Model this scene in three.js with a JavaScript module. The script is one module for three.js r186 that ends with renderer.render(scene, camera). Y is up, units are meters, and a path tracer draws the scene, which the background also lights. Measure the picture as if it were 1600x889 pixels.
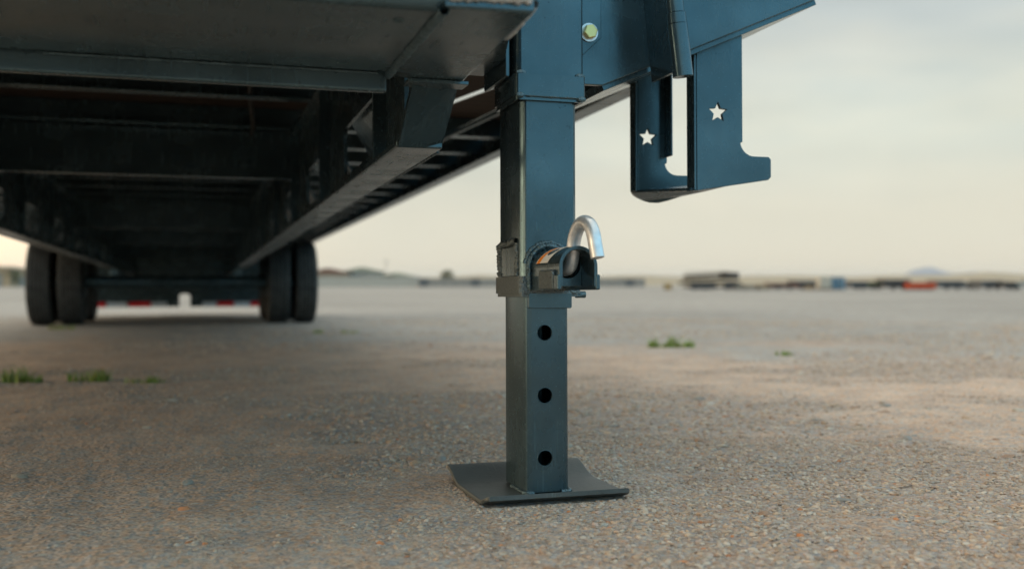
import * as THREE from 'three';
import { RoundedBoxGeometry } from 'three/addons/geometries/RoundedBoxGeometry.js';
import { mergeGeometries, toCreasedNormals } from 'three/addons/utils/BufferGeometryUtils.js';
import { Brush, Evaluator, SUBTRACTION } from 'three-bvh-csg';

// ---------------------------------------------------------------- camera, sky, sun, exposure
const scene = new THREE.Scene();
const camera = new THREE.PerspectiveCamera(31.05, 1024 / 568, 0.05, 20000);
const HEAD = 17.0927 * Math.PI / 180;                    // the camera looks 17 degrees right of the trailer's long axis
camera.position.set(0, 0.36, 0);
camera.lookAt(Math.sin(HEAD) * 10, 0.36, -Math.cos(HEAD) * 10);
camera.focus = 1.72;
camera.userData.fStop = 2.7;
scene.add(camera);

const renderer = new THREE.WebGLRenderer({ antialias: true });
renderer.setSize(1024, 568);
renderer.toneMapping = THREE.LinearToneMapping;
renderer.toneMappingExposure = 1.0;
renderer.shadowMap.enabled = true;

let seed = 20771;
const rnd = () => { seed = (seed * 1664525 + 1013904223) >>> 0; return seed / 4294967296; };
const rr = (a, b) => a + (b - a) * rnd();
const hash = (x, y, s) => { let h = (x * 374761393 + y * 668265263 + s * 1442695041) | 0; h = Math.imul(h ^ (h >>> 13), 1274126177); return ((h ^ (h >>> 16)) >>> 0) / 4294967296; };
// value noise, periodic every p cells
function vn(x, y, s = 0, p = 0) {
  const xi = Math.floor(x), yi = Math.floor(y), fx = x - xi, fy = y - yi;
  const u = fx * fx * (3 - 2 * fx), v = fy * fy * (3 - 2 * fy);
  const m = (a) => p ? ((a % p) + p) % p : a;
  const a = hash(m(xi), m(yi), s), b = hash(m(xi + 1), m(yi), s), c = hash(m(xi), m(yi + 1), s), d = hash(m(xi + 1), m(yi + 1), s);
  return a + (b - a) * u + (c - a) * v + (a - b - c + d) * u * v;
}
function fbm(x, y, s, oct, p = 0) { let t = 0, w = 0.5, n = 0; for (let i = 0; i < oct; i++) { t += w * vn(x, y, s + i * 17, p); n += w; x *= 2; y *= 2; if (p) p *= 2; w *= 0.5; } return t / n; }
const sst = (a, b, x) => { const t = Math.min(1, Math.max(0, (x - a) / (b - a))); return t * t * (3 - 2 * t); };
const lerp3 = (a, b, t) => [a[0] + (b[0] - a[0]) * t, a[1] + (b[1] - a[1]) * t, a[2] + (b[2] - a[2]) * t];

// the dusk sky: cream over the far horizon, warm to the left, blue behind the camera, thin streaked cloud
{
  const W = 1024, Hh = 512, data = new Float32Array(W * Hh * 4);
  const ramp = (stops, e) => { for (let i = 1; i < stops.length; i++) if (e <= stops[i][0]) return lerp3(stops[i - 1][1], stops[i][1], sst(stops[i - 1][0], stops[i][0], e)); return stops[stops.length - 1][1]; };
  const front = [[-90, [.30, .25, .20]], [-3, [.6, .54, .44]], [0, [.86, .775, .605]], [3, [.80, .765, .625]], [8, [.70, .725, .63]], [16, [.545, .60, .595]], [40, [1.15, 1.15, 1.08]], [90, [1.5, 1.42, 1.27]]];
  const back = [[-90, [.30, .25, .20]], [-3, [.5, .45, .37]], [0, [.52, .78, .88]], [6, [.48, .98, 1.24]], [20, [.48, 1.12, 1.56]], [42, [.85, 1.10, 1.20]], [90, [1.5, 1.42, 1.27]]];
  const left = [[-90, [.30, .25, .20]], [-3, [.6, .54, .42]], [0, [2.4, 1.72, 1.04]], [6, [2.3, 1.72, 1.10]], [16, [1.85, 1.55, 1.12]], [40, [1.25, 1.16, 1.00]], [90, [1.5, 1.42, 1.27]]];
  for (let j = 0; j < Hh; j++) for (let i = 0; i < W; i++) {
    const e = ((j + 0.5) / Hh - 0.5) * 180, phi = ((i + 0.5) / W - 0.5) * 2 * Math.PI;
    const dx = Math.cos(phi), dz = Math.sin(phi);
    const hb = dz * Math.cos(0.62) + dx * Math.sin(0.62);              // towards behind the camera, a little to the right
    const wb = sst(-0.15, 0.75, hb), wl = sst(0.15, 0.95, -dx * Math.cos(0.35) - dz * Math.sin(0.35));
    let c = lerp3(ramp(front, e), ramp(back, e), wb);
    c = lerp3(c, ramp(left, e), wl * (1 - wb * 0.6));
    const u = phi * 6, st = fbm(u * 0.7 + 50, e * 0.42 + u * 0.32, 3, 4), st2 = fbm(u * 2.3 + 9, e * 0.9, 31, 3);
    const k = 1 + (st - 0.5) * 0.30 * sst(2, 9, e) + (st2 - 0.5) * 0.15 * sst(1, 8, e);
    const o = (j * W + i) * 4, warm = (st2 - 0.5) * 0.10 * sst(2, 10, e);
    data[o] = c[0] * (k + warm); data[o + 1] = c[1] * k; data[o + 2] = c[2] * (k - warm); data[o + 3] = 1;
  }
  const sky = new THREE.DataTexture(data, W, Hh, THREE.RGBAFormat, THREE.FloatType);
  sky.mapping = THREE.EquirectangularReflectionMapping; sky.magFilter = THREE.LinearFilter; sky.minFilter = THREE.LinearFilter; sky.needsUpdate = true;
  scene.background = sky; scene.environment = sky;
}
const sun = new THREE.DirectionalLight(new THREE.Color(1, 0.78, 0.50), 0.9);
sun.position.set(-40, 4.6, 1.5); sun.target.position.set(0, 0, -1.6);
sun.castShadow = true; sun.shadow.radius = 36; sun.shadow.mapSize.set(2048, 2048);
Object.assign(sun.shadow.camera, { left: -20, right: 20, top: 14, bottom: -14, near: 1, far: 120 });
scene.add(sun, sun.target);
scene.fog = new THREE.FogExp2(new THREE.Color(0.80, 0.80, 0.78), 0.00012);

// ---------------------------------------------------------------- textures and materials
function tex(n, fn, srgb, rep) {
  const d = new Uint8Array(n * n * 4);
  for (let j = 0; j < n; j++) for (let i = 0; i < n; i++) { const c = fn(i / n, j / n), o = (j * n + i) * 4; d[o] = c[0] * 255; d[o + 1] = c[1] * 255; d[o + 2] = c[2] * 255; d[o + 3] = 255; }
  const t = new THREE.DataTexture(d, n, n); t.wrapS = t.wrapT = THREE.RepeatWrapping; t.magFilter = THREE.LinearFilter; t.minFilter = THREE.LinearMipmapLinearFilter; t.generateMipmaps = true;
  if (srgb) t.colorSpace = THREE.SRGBColorSpace; t.repeat.set(rep, rep); t.needsUpdate = true; return t;
}
const cl = (v) => Math.min(1, Math.max(0, v));
// paint: gloss broken by handling marks and rain streaks, orange peel, dust specks
const paintRough = tex(512, (u, v) => { const a = fbm(u * 6, v * 6, 5, 5, 6), s = fbm(u * 48, v * 4, 8, 3, 4), sp = vn(u * 128, v * 128, 77, 128); const r = 0.15 + a * 0.20 + sst(0.55, 0.8, s) * 0.05 + (sp > 0.95 ? 0.15 : 0); return [0, cl(r), 0]; }, false, 2.5);
const paintBump = tex(512, (u, v) => { const a = fbm(u * 96, v * 96, 12, 2, 96), b = fbm(u * 7, v * 7, 19, 3, 7); const c = cl(a * 0.45 + b * 0.55); return [c, c, c]; }, false, 2.5);
const paintMap = tex(512, (u, v) => {
  const a = fbm(u * 5, v * 5, 41, 5, 5), st = fbm(u * 64, v * 3, 45, 3, 3), sp = vn(u * 170, v * 170, 49, 170), sp2 = vn(u * 60, v * 60, 51, 60);
  let k = 0.90 + (a - 0.5) * 0.24 + (sst(0.6, 0.85, st)) * 0.025; let c = [k, k, k];
  if (sp > 0.965 && a > 0.45) c = [1, 0.97, 0.9]; if (sp2 < 0.02) c = [0.6, 0.6, 0.6]; return c.map(cl);
}, true, 2.5);
// the jack's own paint: scratches beside the pin holes and dirt specks splashed low down
const legMap = tex(1024, (u, v) => {
  const a = fbm(u * 9, v * 9, 541, 5, 9), sc = vn(u * 420, v * 9, 545, 9), sc2 = vn(u * 300, v * 24, 547, 24), sp = hash(Math.floor(u * 500), Math.floor(v * 500), 549), sp2 = vn(u * 260, v * 260, 551, 260), low = 1 - sst(0.0, 0.11, v);
  let k = 0.88 + (a - 0.5) * 0.26; const nearHole = Math.abs(((u + 0.5) % 1) - 0.5 - 0.002) < 0.022;
  let c = [k, k, k];
  if (nearHole && sc > 0.90 && a > 0.42) c = [1, 1, 1]; if (sc2 > 0.965) c = [1, 1, 0.98];
  if (sp > 0.9975 - low * 0.02 && sp2 > 0.4) c = [1, 0.93, 0.78]; if (sp2 < 0.035) c = [0.62, 0.6, 0.6]; return c.map(cl);
}, true, 1);
const paint = (map, o = {}) => new THREE.MeshPhysicalMaterial({ color: new THREE.Color().setRGB(0.100, 0.152, 0.170), metalness: 0.68, roughness: 1, roughnessMap: paintRough, bumpMap: paintBump, bumpScale: 0.00014, map, specularIntensity: 0.25, side: THREE.DoubleSide, ...o });
const M = {};
M.paint = paint(paintMap);
M.leg = paint(legMap);
M.plate = new THREE.MeshStandardMaterial({ color: new THREE.Color().setRGB(0.15, 0.16, 0.15), metalness: 0.4, roughness: 0.52, map: legMap, bumpMap: paintBump, bumpScale: 0.0008, side: THREE.DoubleSide });
M.weldTex = tex(256, (u, v) => { const a = fbm(u * 40, v * 40, 88, 3, 40), b = fbm(u * 12, v * 12, 89, 3, 12), c = cl(a * 0.7 + b * 0.3); return [c, c, c]; }, false, 12);
M.cast = new THREE.MeshPhysicalMaterial({ color: new THREE.Color().setRGB(0.15, 0.175, 0.175), metalness: 0.7, roughness: 0.42, bumpMap: M.weldTex, bumpScale: 0.0035, side: THREE.DoubleSide });
M.weld = new THREE.MeshPhysicalMaterial({ color: new THREE.Color().setRGB(0.100, 0.152, 0.170), metalness: 0.68, roughness: 0.38, bumpMap: M.weldTex, bumpScale: 0.003 });
const zincMap = tex(256, (u, v) => { const a = fbm(u * 10, v * 10, 61, 4, 10), k = 0.84 + a * 0.16; return [k, k, k]; }, true, 14);
const zincRough = tex(256, (u, v) => { const a = fbm(u * 14, v * 14, 63, 4, 14); return [0, 0.26 + a * 0.18, 0]; }, false, 14);
M.zinc = new THREE.MeshStandardMaterial({ color: new THREE.Color().setRGB(0.86, 0.87, 0.86), metalness: 0.62, roughness: 1, roughnessMap: zincRough, map: zincMap });
M.yellowZinc = new THREE.MeshStandardMaterial({ color: new THREE.Color().setRGB(0.80, 0.72, 0.30), metalness: 0.55, roughness: 0.4, bumpMap: M.weldTex, bumpScale: 0.0003 });
M.bare = new THREE.MeshStandardMaterial({ color: new THREE.Color().setRGB(0.62, 0.64, 0.64), metalness: 0.85, roughness: 0.34, bumpMap: M.weldTex, bumpScale: 0.004 });
const rubMap = tex(256, (u, v) => { const a = fbm(u * 8, v * 8, 71, 5, 8), k = 0.55 + a * 0.45; return [k, k * 0.98, k * 0.94]; }, true, 3);
M.rubber = new THREE.MeshStandardMaterial({ color: new THREE.Color().setRGB(0.085, 0.086, 0.084), roughness: 0.8, map: rubMap, bumpMap: M.weldTex, bumpScale: 0.001 });
M.rim = new THREE.MeshStandardMaterial({ color: new THREE.Color().setRGB(0.35, 0.35, 0.34), metalness: 0.6, roughness: 0.5 });
M.white = new THREE.MeshStandardMaterial({ color: new THREE.Color().setRGB(0.80, 0.78, 0.74), roughness: 0.6, map: rubMap });
M.red = new THREE.MeshStandardMaterial({ color: new THREE.Color().setRGB(0.78, 0.008, 0.016), roughness: 0.35 });
M.tapeWhite = new THREE.MeshStandardMaterial({ color: new THREE.Color().setRGB(0.62, 0.70, 0.74), roughness: 0.35 });
const woodMap = tex(256, (u, v) => { const g = fbm(u * 3, v * 40, 23, 4, 3), k = 0.5 + g * 0.5; return [k, k * 0.92, k * 0.82]; }, true, 1);
M.wood = new THREE.MeshStandardMaterial({ color: new THREE.Color().setRGB(0.07, 0.05, 0.038), roughness: 0.9, map: woodMap });

// box-mapped uv in metres
function buv(g) {
  g = g.index ? g.toNonIndexed() : g;
  const p = g.attributes.position, uv = new Float32Array(p.count * 2);
  const a = new THREE.Vector3(), b = new THREE.Vector3(), c = new THREE.Vector3();
  for (let i = 0; i < p.count; i += 3) {
    a.fromBufferAttribute(p, i); b.fromBufferAttribute(p, i + 1); c.fromBufferAttribute(p, i + 2);
    const n = b.clone().sub(a).cross(c.clone().sub(a)), x = Math.abs(n.x), y = Math.abs(n.y), z = Math.abs(n.z);
    [a, b, c].forEach((q, k) => { const s = x >= y && x >= z ? [q.z, q.y] : y >= z ? [q.x, q.z] : [q.x, q.y]; uv[(i + k) * 2] = s[0]; uv[(i + k) * 2 + 1] = s[1]; });
  }
  g.setAttribute('uv', new THREE.BufferAttribute(uv, 2));
  for (const k of Object.keys(g.attributes)) if (!['position', 'normal', 'uv'].includes(k)) g.deleteAttribute(k);
  return g;
}
const used = new Map();
function numbered(n) { const k = used.get(n) ?? 0; used.set(n, k + 1); return k ? n + '_' + String(k).padStart(3, '0') : n; }
function part(name, geos, mat, parent, keepUV) {
  const list = (Array.isArray(geos) ? geos : [geos]).map((g) => keepUV ? (g.index ? g.toNonIndexed() : g) : buv(g));
  const m = new THREE.Mesh(list.length > 1 ? mergeGeometries(list) : list[0], mat);
  m.name = parent === scene ? numbered(name) : name; m.castShadow = m.receiveShadow = true; parent.add(m); return m;
}
function tag(o, label, category, group) { o.userData.label = label; o.userData.category = category; if (group) o.userData.group = group; return o; }
function thing(name, label, category, pos, turn = 0, group) { const g = new THREE.Group(); g.name = numbered(name); g.position.set(...pos); g.rotation.y = turn; scene.add(g); return tag(g, label, category, group); }
const box = (x0, x1, y0, y1, z0, z1, r = 0.003) => { const w = x1 - x0, h = y1 - y0, d = z1 - z0; const g = r > 0 ? new RoundedBoxGeometry(w, h, d, 2, Math.min(r, w / 2.1, h / 2.1, d / 2.1)) : new THREE.BoxGeometry(w, h, d); return g.translate((x0 + x1) / 2, (y0 + y1) / 2, (z0 + z1) / 2); };
const shape = (pts, holes = []) => { const s = new THREE.Shape(pts.map((p) => new THREE.Vector2(...p))); for (const h of holes) s.holes.push(new THREE.Path(h.map((p) => new THREE.Vector2(...p)))); return s; };
// polygon in the XY plane pushed from z0 to z1
const plateXY = (s, z0, z1, bev = 0.0015) => new THREE.ExtrudeGeometry(s, { depth: z1 - z0 - 2 * bev, bevelEnabled: bev > 0, bevelSize: bev, bevelThickness: bev, bevelOffset: -bev, bevelSegments: 2, curveSegments: 24 }).translate(0, 0, z0 + bev);
// polygon in the XZ plane pushed from y0 to y1
const plateXZ = (s, y0, y1, bev = 0.0015) => plateXY(s, y0, y1, bev).applyMatrix4(new THREE.Matrix4().makeBasis(new THREE.Vector3(1, 0, 0), new THREE.Vector3(0, 0, 1), new THREE.Vector3(0, 1, 0))).scale(1, 1, 1);
function flip(g) { g = g.index ? g.toNonIndexed() : g; const p = g.attributes.position.array; for (let i = 0; i < p.length; i += 9) for (let k = 0; k < 3; k++) { const t = p[i + 3 + k]; p[i + 3 + k] = p[i + 6 + k]; p[i + 6 + k] = t; } const n = g.attributes.normal?.array; if (n) for (let i = 0; i < n.length; i += 9) for (let k = 0; k < 3; k++) { const t = n[i + 3 + k]; n[i + 3 + k] = n[i + 6 + k]; n[i + 6 + k] = t; } return g; }
const slabXZ = (s, y0, y1, bev) => flip(plateXZ(s, y0, y1, bev));
const V = (x, y, z) => new THREE.Vector3(x, y, z);
const tube = (pts, r, seg = 24, rad = 12) => new THREE.TubeGeometry(new THREE.CatmullRomCurve3(pts.map((p) => V(...p))), seg, r, rad, false);
const rod = (a, b, r, rad = 14) => { const A = V(...a), B = V(...b), d = B.clone().sub(A); return new THREE.CylinderGeometry(r, r, d.length(), rad).applyQuaternion(new THREE.Quaternion().setFromUnitVectors(V(0, 1, 0), d.normalize())).translate((A.x + B.x) / 2, (A.y + B.y) / 2, (A.z + B.z) / 2); };
// weld bead: rippled, uneven tube
function bead(pts, r, seg = 60, sq = 0) {
  const g = new THREE.TubeGeometry(new THREE.CatmullRomCurve3(pts.map((p) => V(...p)), false, 'catmullrom', 0.1), seg, r, 7, false);
  const p = g.attributes.position, n = g.attributes.normal;
  for (let i = 0; i < p.count; i++) { const ring = Math.floor(i / 8), k = (0.10 * Math.sin(ring * 1.3 + vn(ring * 0.2, 3, sq) * 5) + (vn(ring * 0.28, (i % 8) * 0.6, 5 + sq) - 0.5) * 0.55) * r; p.setXYZ(i, p.getX(i) + n.getX(i) * k, p.getY(i) + n.getY(i) * k, p.getZ(i) + n.getZ(i) * k); }
  g.computeVertexNormals(); return g;
}
// rounded rectangle outline
function rrect(x0, x1, y0, y1, r, n = 6) { const o = []; for (const [cx, cy, a0] of [[x1 - r, y1 - r, 0], [x0 + r, y1 - r, 90], [x0 + r, y0 + r, 180], [x1 - r, y0 + r, 270]]) for (let i = 0; i <= n; i++) { const a = (a0 + 90 * i / n) * Math.PI / 180; o.push([cx + r * Math.cos(a), cy + r * Math.sin(a)]); } return o; }
function creased(g) { for (const k of Object.keys(g.attributes)) if (k !== 'position') g.deleteAttribute(k); return toCreasedNormals(g, 0.6); }
// upright hollow square tube
const sqTube = (x0, x1, z0, z1, y0, y1, r, wall) => creased(slabXZ(shape(rrect(x0, x1, z0, z1, r), [rrect(x0 + wall, x1 - wall, z0 + wall, z1 - wall, Math.max(r - wall, 0.002)).reverse()]), y0, y1, 0));

// ---------------------------------------------------------------- ground
const JX = 0.55726, JZ = -1.66309, TILT = -0.66742 * Math.PI / 180;
// how stony the yard is at a point, 0 = bare dirt, 1 = loose grey gravel
function stony(x, z) {
  const d = Math.hypot(x, z);
  let k = fbm(x * 0.9 + 3.1, z * 1.3 + 7.7, 101, 4);
  k += 0.26 * (fbm(x * 4.1, z * 5.3, 131, 3) - 0.5) * 2;
  k += 0.22 * Math.exp(-Math.pow((z + 2.9 - (x - 1.2) * 0.32) / 0.42, 2)) * sst(0.3, 1.0, x);     // the loose band right of the jack
  k += 0.16 * Math.exp(-Math.pow((z + 1.35) / 0.25, 2)) * sst(0.35, -0.2, x);                       // and the near left corner
  k -= 0.10 * sst(0.5, -0.5, x) * sst(-1.5, -2.0, z);                                                 // mostly packed dirt left of the jack
  return sst(0.38, 0.62, k) * (d > 12 ? 0.6 : 1);
}
const near = (x, z) => { let m = sst(0.16, 0.34, Math.hypot((x - JX) , (z - JZ + 0.05))); m *= sst(0.3, 0.9, Math.abs(z + 10.3) - 0.6) * 0.7 + 0.3; return m; };
function gh(x, z) {
  const d = Math.hypot(x, z), f = 1 - sst(14, 40, d);
  return near(x, z) * ((fbm(x * 1.6, z * 1.6, 201, 3) - 0.5) * 0.024 + ((fbm(x * 9, z * 9, 211, 3) - 0.5) * 0.010 + (vn(x * 60, z * 60, 221) - 0.5) * 0.003 * (1 - sst(2, 5, d))) * f) - 0.002;
}
const groundMap = tex(1024, (u, v) => {
  const a = fbm(u * 9, v * 9, 301, 4, 9), g = vn(u * 256, v * 256, 305, 256), g2 = vn(u * 120, v * 120, 307, 120), t = vn(u * 90, v * 90, 309, 90);
  let k = 0.90 + (a - 0.5) * 0.16 + (g - 0.5) * 0.22 + (g2 - 0.5) * 0.14; const w = (t - 0.5) * 0.16, q = g > 0.93 ? 0.14 : g < 0.08 ? -0.22 : 0, h = vn(u * 150, v * 150, 311, 150), bl = h > 0.86 ? 0.05 : 0; k += q; return [cl(k + w - bl), cl(k), cl(k - w + bl * 1.3)];
}, true, 1 / 0.9);
const groundBump = tex(1024, (u, v) => { const c = cl(vn(u * 200, v * 200, 321, 200) * 0.35 + vn(u * 90, v * 90, 323, 90) * 0.35 + fbm(u * 20, v * 20, 325, 2, 20) * 0.3); return [c, c, c]; }, false, 1 / 0.9);
M.ground = new THREE.MeshStandardMaterial({ color: 0xffffff, vertexColors: true, roughness: 0.96, map: groundMap, bumpMap: groundBump, bumpScale: 0.006 });
let ground;
{
  const NR = 620, NA = 760, pos = [], col = [], uv = [], idx = [];
  for (let i = 0; i <= NR; i++) {
    const r = 0.2 * Math.pow(9000 / 0.2, i / NR);
    for (let j = 0; j <= NA; j++) {
      const q = j / NA * 2 - 1, a = (q * 0.35 + Math.pow(q, 5) * 0.65) * Math.PI, x = r * Math.sin(a + HEAD), z = -r * Math.cos(a + HEAD);
      pos.push(x, r < 60 ? gh(x, z) : -0.002, z); uv.push(x, z);
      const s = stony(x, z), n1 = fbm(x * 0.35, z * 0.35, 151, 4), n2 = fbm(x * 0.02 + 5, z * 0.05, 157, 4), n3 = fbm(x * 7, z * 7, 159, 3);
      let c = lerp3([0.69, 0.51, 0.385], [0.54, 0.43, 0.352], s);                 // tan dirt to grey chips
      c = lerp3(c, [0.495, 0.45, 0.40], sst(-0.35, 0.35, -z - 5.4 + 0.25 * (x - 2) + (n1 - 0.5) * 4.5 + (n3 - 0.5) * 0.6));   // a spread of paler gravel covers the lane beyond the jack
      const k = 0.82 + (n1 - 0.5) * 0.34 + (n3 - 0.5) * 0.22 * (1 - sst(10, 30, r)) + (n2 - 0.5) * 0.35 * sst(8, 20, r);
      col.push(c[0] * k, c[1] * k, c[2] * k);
      if (i && j) { const b = i * (NA + 1) + j, t = b - NA - 1; idx.push(t - 1, t, b, t - 1, b, b - 1); }
    }
  }
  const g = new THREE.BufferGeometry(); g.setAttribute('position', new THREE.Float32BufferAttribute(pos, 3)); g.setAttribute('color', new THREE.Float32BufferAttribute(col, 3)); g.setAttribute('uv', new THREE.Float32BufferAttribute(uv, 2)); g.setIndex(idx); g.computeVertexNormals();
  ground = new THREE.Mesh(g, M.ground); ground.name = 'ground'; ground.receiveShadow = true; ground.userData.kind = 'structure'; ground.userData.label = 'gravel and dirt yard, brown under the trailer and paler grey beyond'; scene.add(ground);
}
// pebble shapes
function pebble(s, detail = 1) {
  const g = new THREE.IcosahedronGeometry(1, detail), p = g.attributes.position;
  for (let i = 0; i < p.count; i++) { const x = p.getX(i), y = p.getY(i), z = p.getZ(i), k = 0.72 + 0.5 * vn(x * 1.5 + 10 + s * 3.3, y * 1.5 + z * 1.9 + 20, s); p.setXYZ(i, x * k, y * k, z * k * (0.9)); }
  g.computeVertexNormals(); return g;
}
const stoneTones = [[.50, .47, .41], [.47, .40, .32], [.42, .34, .26], [.36, .36, .345], [.60, .56, .49], [.48, .33, .24], [.55, .41, .29], [.26, .24, .22], [.40, .40, .395], [.44, .36, .34]];
{
  M.gravel = new THREE.MeshStandardMaterial({ color: 0xffffff, roughness: 0.88 });
  const list = [], SPREAD = 0.62;
  const throwIn = (n, r0, r1, smin, smax, need) => {
    for (let i = 0; i < n; i++) {
      const r = Math.sqrt(r0 * r0 + rnd() * (r1 * r1 - r0 * r0)), a = HEAD + (rnd() * 2 - 1) * SPREAD, x = r * Math.sin(a), z = -r * Math.cos(a);
      const s = stony(x, z); if (rnd() > need + (1 - need) * s) continue;
      if (Math.abs(x - JX - 0.012) < 0.124 && z - JZ > -0.165 && z - JZ < 0.075) continue;
      const t = Math.pow(rnd(), 3.6), size = smin + (smax - smin) * t * (0.5 + 0.5 * s);
      list.push([x, z, size]);
    }
  };
  throwIn(170000, 0.95, 2.5, 0.0009, 0.0068, 0.08);
  throwIn(110000, 2.5, 5.0, 0.0014, 0.0100, 0.06);
  throwIn(80000, 5.0, 11.0, 0.003, 0.015, 0.08);
  // grit pushed up round the foot plate, a little of it on the plate's rims
  for (let i = 0; i < 2600; i++) { const e = Math.floor(rnd() * 4), q = rnd(), o = Math.pow(rnd(), 2) * 0.03 - 0.004, lx = e < 2 ? -0.118 + 0.262 * q : e === 2 ? -0.118 - o : 0.143 + o, lz = e === 0 ? 0.080 + o : e === 1 ? -0.165 - o : -0.165 + 0.245 * q; list.push([JX + lx, JZ + lz, 0.0012 + 0.004 * Math.pow(rnd(), 3)]); }
  const im = new THREE.InstancedMesh(pebble(3, 1), M.gravel, list.length), m = new THREE.Matrix4(), q = new THREE.Quaternion(), e = new THREE.Euler(), c = new THREE.Color();
  list.forEach(([x, z, s], i) => {
    e.set(rr(-0.3, 0.3), rnd() * 6.28, rr(-0.3, 0.3)); q.setFromEuler(e);
    const fl = rr(0.25, 0.55); m.compose(V(x, gh(x, z) + s * fl * rr(-0.45, 0.25), z), q, V(s * rr(0.8, 1.3), s * fl, s * rr(0.65, 1.0))); im.setMatrixAt(i, m);
    let t = stoneTones[Math.floor(rnd() * stoneTones.length)]; const k = rr(0.72, 1.18), st = stony(x, z), w = 0.55 * (1 - st) * rnd();
    t = lerp3(t, [0.56, 0.415, 0.31], w + 0.34); if (rnd() < 0.006) t = [0.55, 0.25, 0.12]; im.setColorAt(i, c.setRGB(t[0] * k * 0.88, t[1] * k * 0.84, t[2] * k * 0.79));
  });
  im.name = 'gravel'; im.castShadow = im.receiveShadow = true; im.userData.kind = 'stuff'; im.userData.label = 'loose mixed grey and tan gravel scattered over the dirt yard'; im.userData.category = 'gravel'; scene.add(im);
  // bigger stones that can be told apart, pieces of the ground
  const shapes = [11, 12, 13, 14, 15, 16].map((s) => pebble(s, 1)), mats = stoneTones.map((t) => new THREE.MeshStandardMaterial({ color: new THREE.Color().setRGB(t[0] * 0.88, t[1] * 0.84, t[2] * 0.79), roughness: 0.85, bumpMap: M.weldTex, bumpScale: 0.001 }));
  const orange = new THREE.MeshStandardMaterial({ color: new THREE.Color().setRGB(0.50, 0.22, 0.10), roughness: 0.8 });
  const put = (x, z, s, mat, fl) => { const o = new THREE.Mesh(shapes[Math.floor(rnd() * 6)], mat); o.name = 'stone'; o.position.set(x, gh(x, z) + s * fl * 0.05, z); o.rotation.set(rr(-0.12, 0.12), rnd() * 6.28, rr(-0.12, 0.12)); o.scale.set(s * rr(0.9, 1.5), s * fl, s * rr(0.7, 1)); o.castShadow = o.receiveShadow = true; ground.add(o); };
  let n = 0;
  while (n < 230) { const r = Math.sqrt(1.15 + rnd() * 11), a = HEAD + (rnd() * 2 - 1) * 0.5, x = r * Math.sin(a), z = -r * Math.cos(a); if (rnd() > 0.35 + 0.65 * stony(x, z) || Math.hypot(x - JX, z - JZ + 0.05) < 0.24) continue; put(x, z, (0.0045 + 0.007 * Math.pow(rnd(), 2.5)) * (0.7 + r * 0.28), mats[Math.floor(rnd() * 6.9)], rr(0.28, 0.6)); n++; }
  for (const [x, z, s] of [[0.82, -1.27, 0.007], [0.245, -1.42, 0.006], [0.30, -1.56, 0.006], [-0.02, -1.70, 0.008], [1.17, -2.3, 0.009], [0.58, -1.40, 0.005], [1.02, -1.32, 0.006]]) put(x, z, s, orange, 0.7);
}

// ---------------------------------------------------------------- hills and mountains
function ridge(name, d, a0, a1, hgt, rgb, label, dep) {
  const pos = [], idx = [], N = 240, R = 10; const th = hgt;
  for (let i = 0; i <= N; i++) for (let j = 0; j <= R; j++) {
    const a = HEAD + a0 + (a1 - a0) * i / N, t = j / R, r = d + dep * (t - 0.5), px = Math.tan(a - HEAD) * 1600 + 800;
    const y = Math.sin(t * Math.PI) * th(px, t, a); pos.push(r * Math.sin(a), y - 0.3, -r * Math.cos(a));
    if (i && j) { const b = i * (R + 1) + j, p = b - R - 1; idx.push(p - 1, b - 1, b, p - 1, b, p); }
  }
  const g = new THREE.BufferGeometry(); g.setAttribute('position', new THREE.Float32BufferAttribute(pos, 3)); g.setIndex(idx); g.computeVertexNormals();
  const m = part(name, g, new THREE.MeshStandardMaterial({ color: new THREE.Color().setRGB(...rgb), roughness: 1, side: THREE.DoubleSide }), scene); m.userData.kind = 'structure'; m.userData.label = label; return m;
}
ridge('hill', 420, -0.75, 0.75, (px) => 4.0 + (fbm(px * 0.012, 1, 401, 4) - 0.5) * 1.4 + 1.0 * Math.exp(-Math.pow((px - 1552) / 40, 2)) + 0.5 * sst(1300, 1600, px), [0.36, 0.30, 0.215], 'low tan berm closing the far side of the yard', 60);
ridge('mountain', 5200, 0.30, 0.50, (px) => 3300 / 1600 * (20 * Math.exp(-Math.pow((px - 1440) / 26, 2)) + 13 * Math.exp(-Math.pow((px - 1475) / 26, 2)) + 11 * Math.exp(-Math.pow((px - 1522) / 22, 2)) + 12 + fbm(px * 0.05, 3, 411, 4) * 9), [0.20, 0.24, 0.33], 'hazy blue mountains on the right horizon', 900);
//<PARTS>
// ---------------------------------------------------------------- the trailer; its origin is the ground point under the jack, its frame sits slightly nose-up
const T = thing('flatbed_trailer', 'dark blue grey flatbed trailer standing on its drop leg jack, seen from under its front', 'trailer', [JX, 0, JZ]);
T.rotation.x = TILT;
const CXT = -0.73;                                      // the trailer's centre line
const dual = (x) => 2 * CXT - x;
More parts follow.
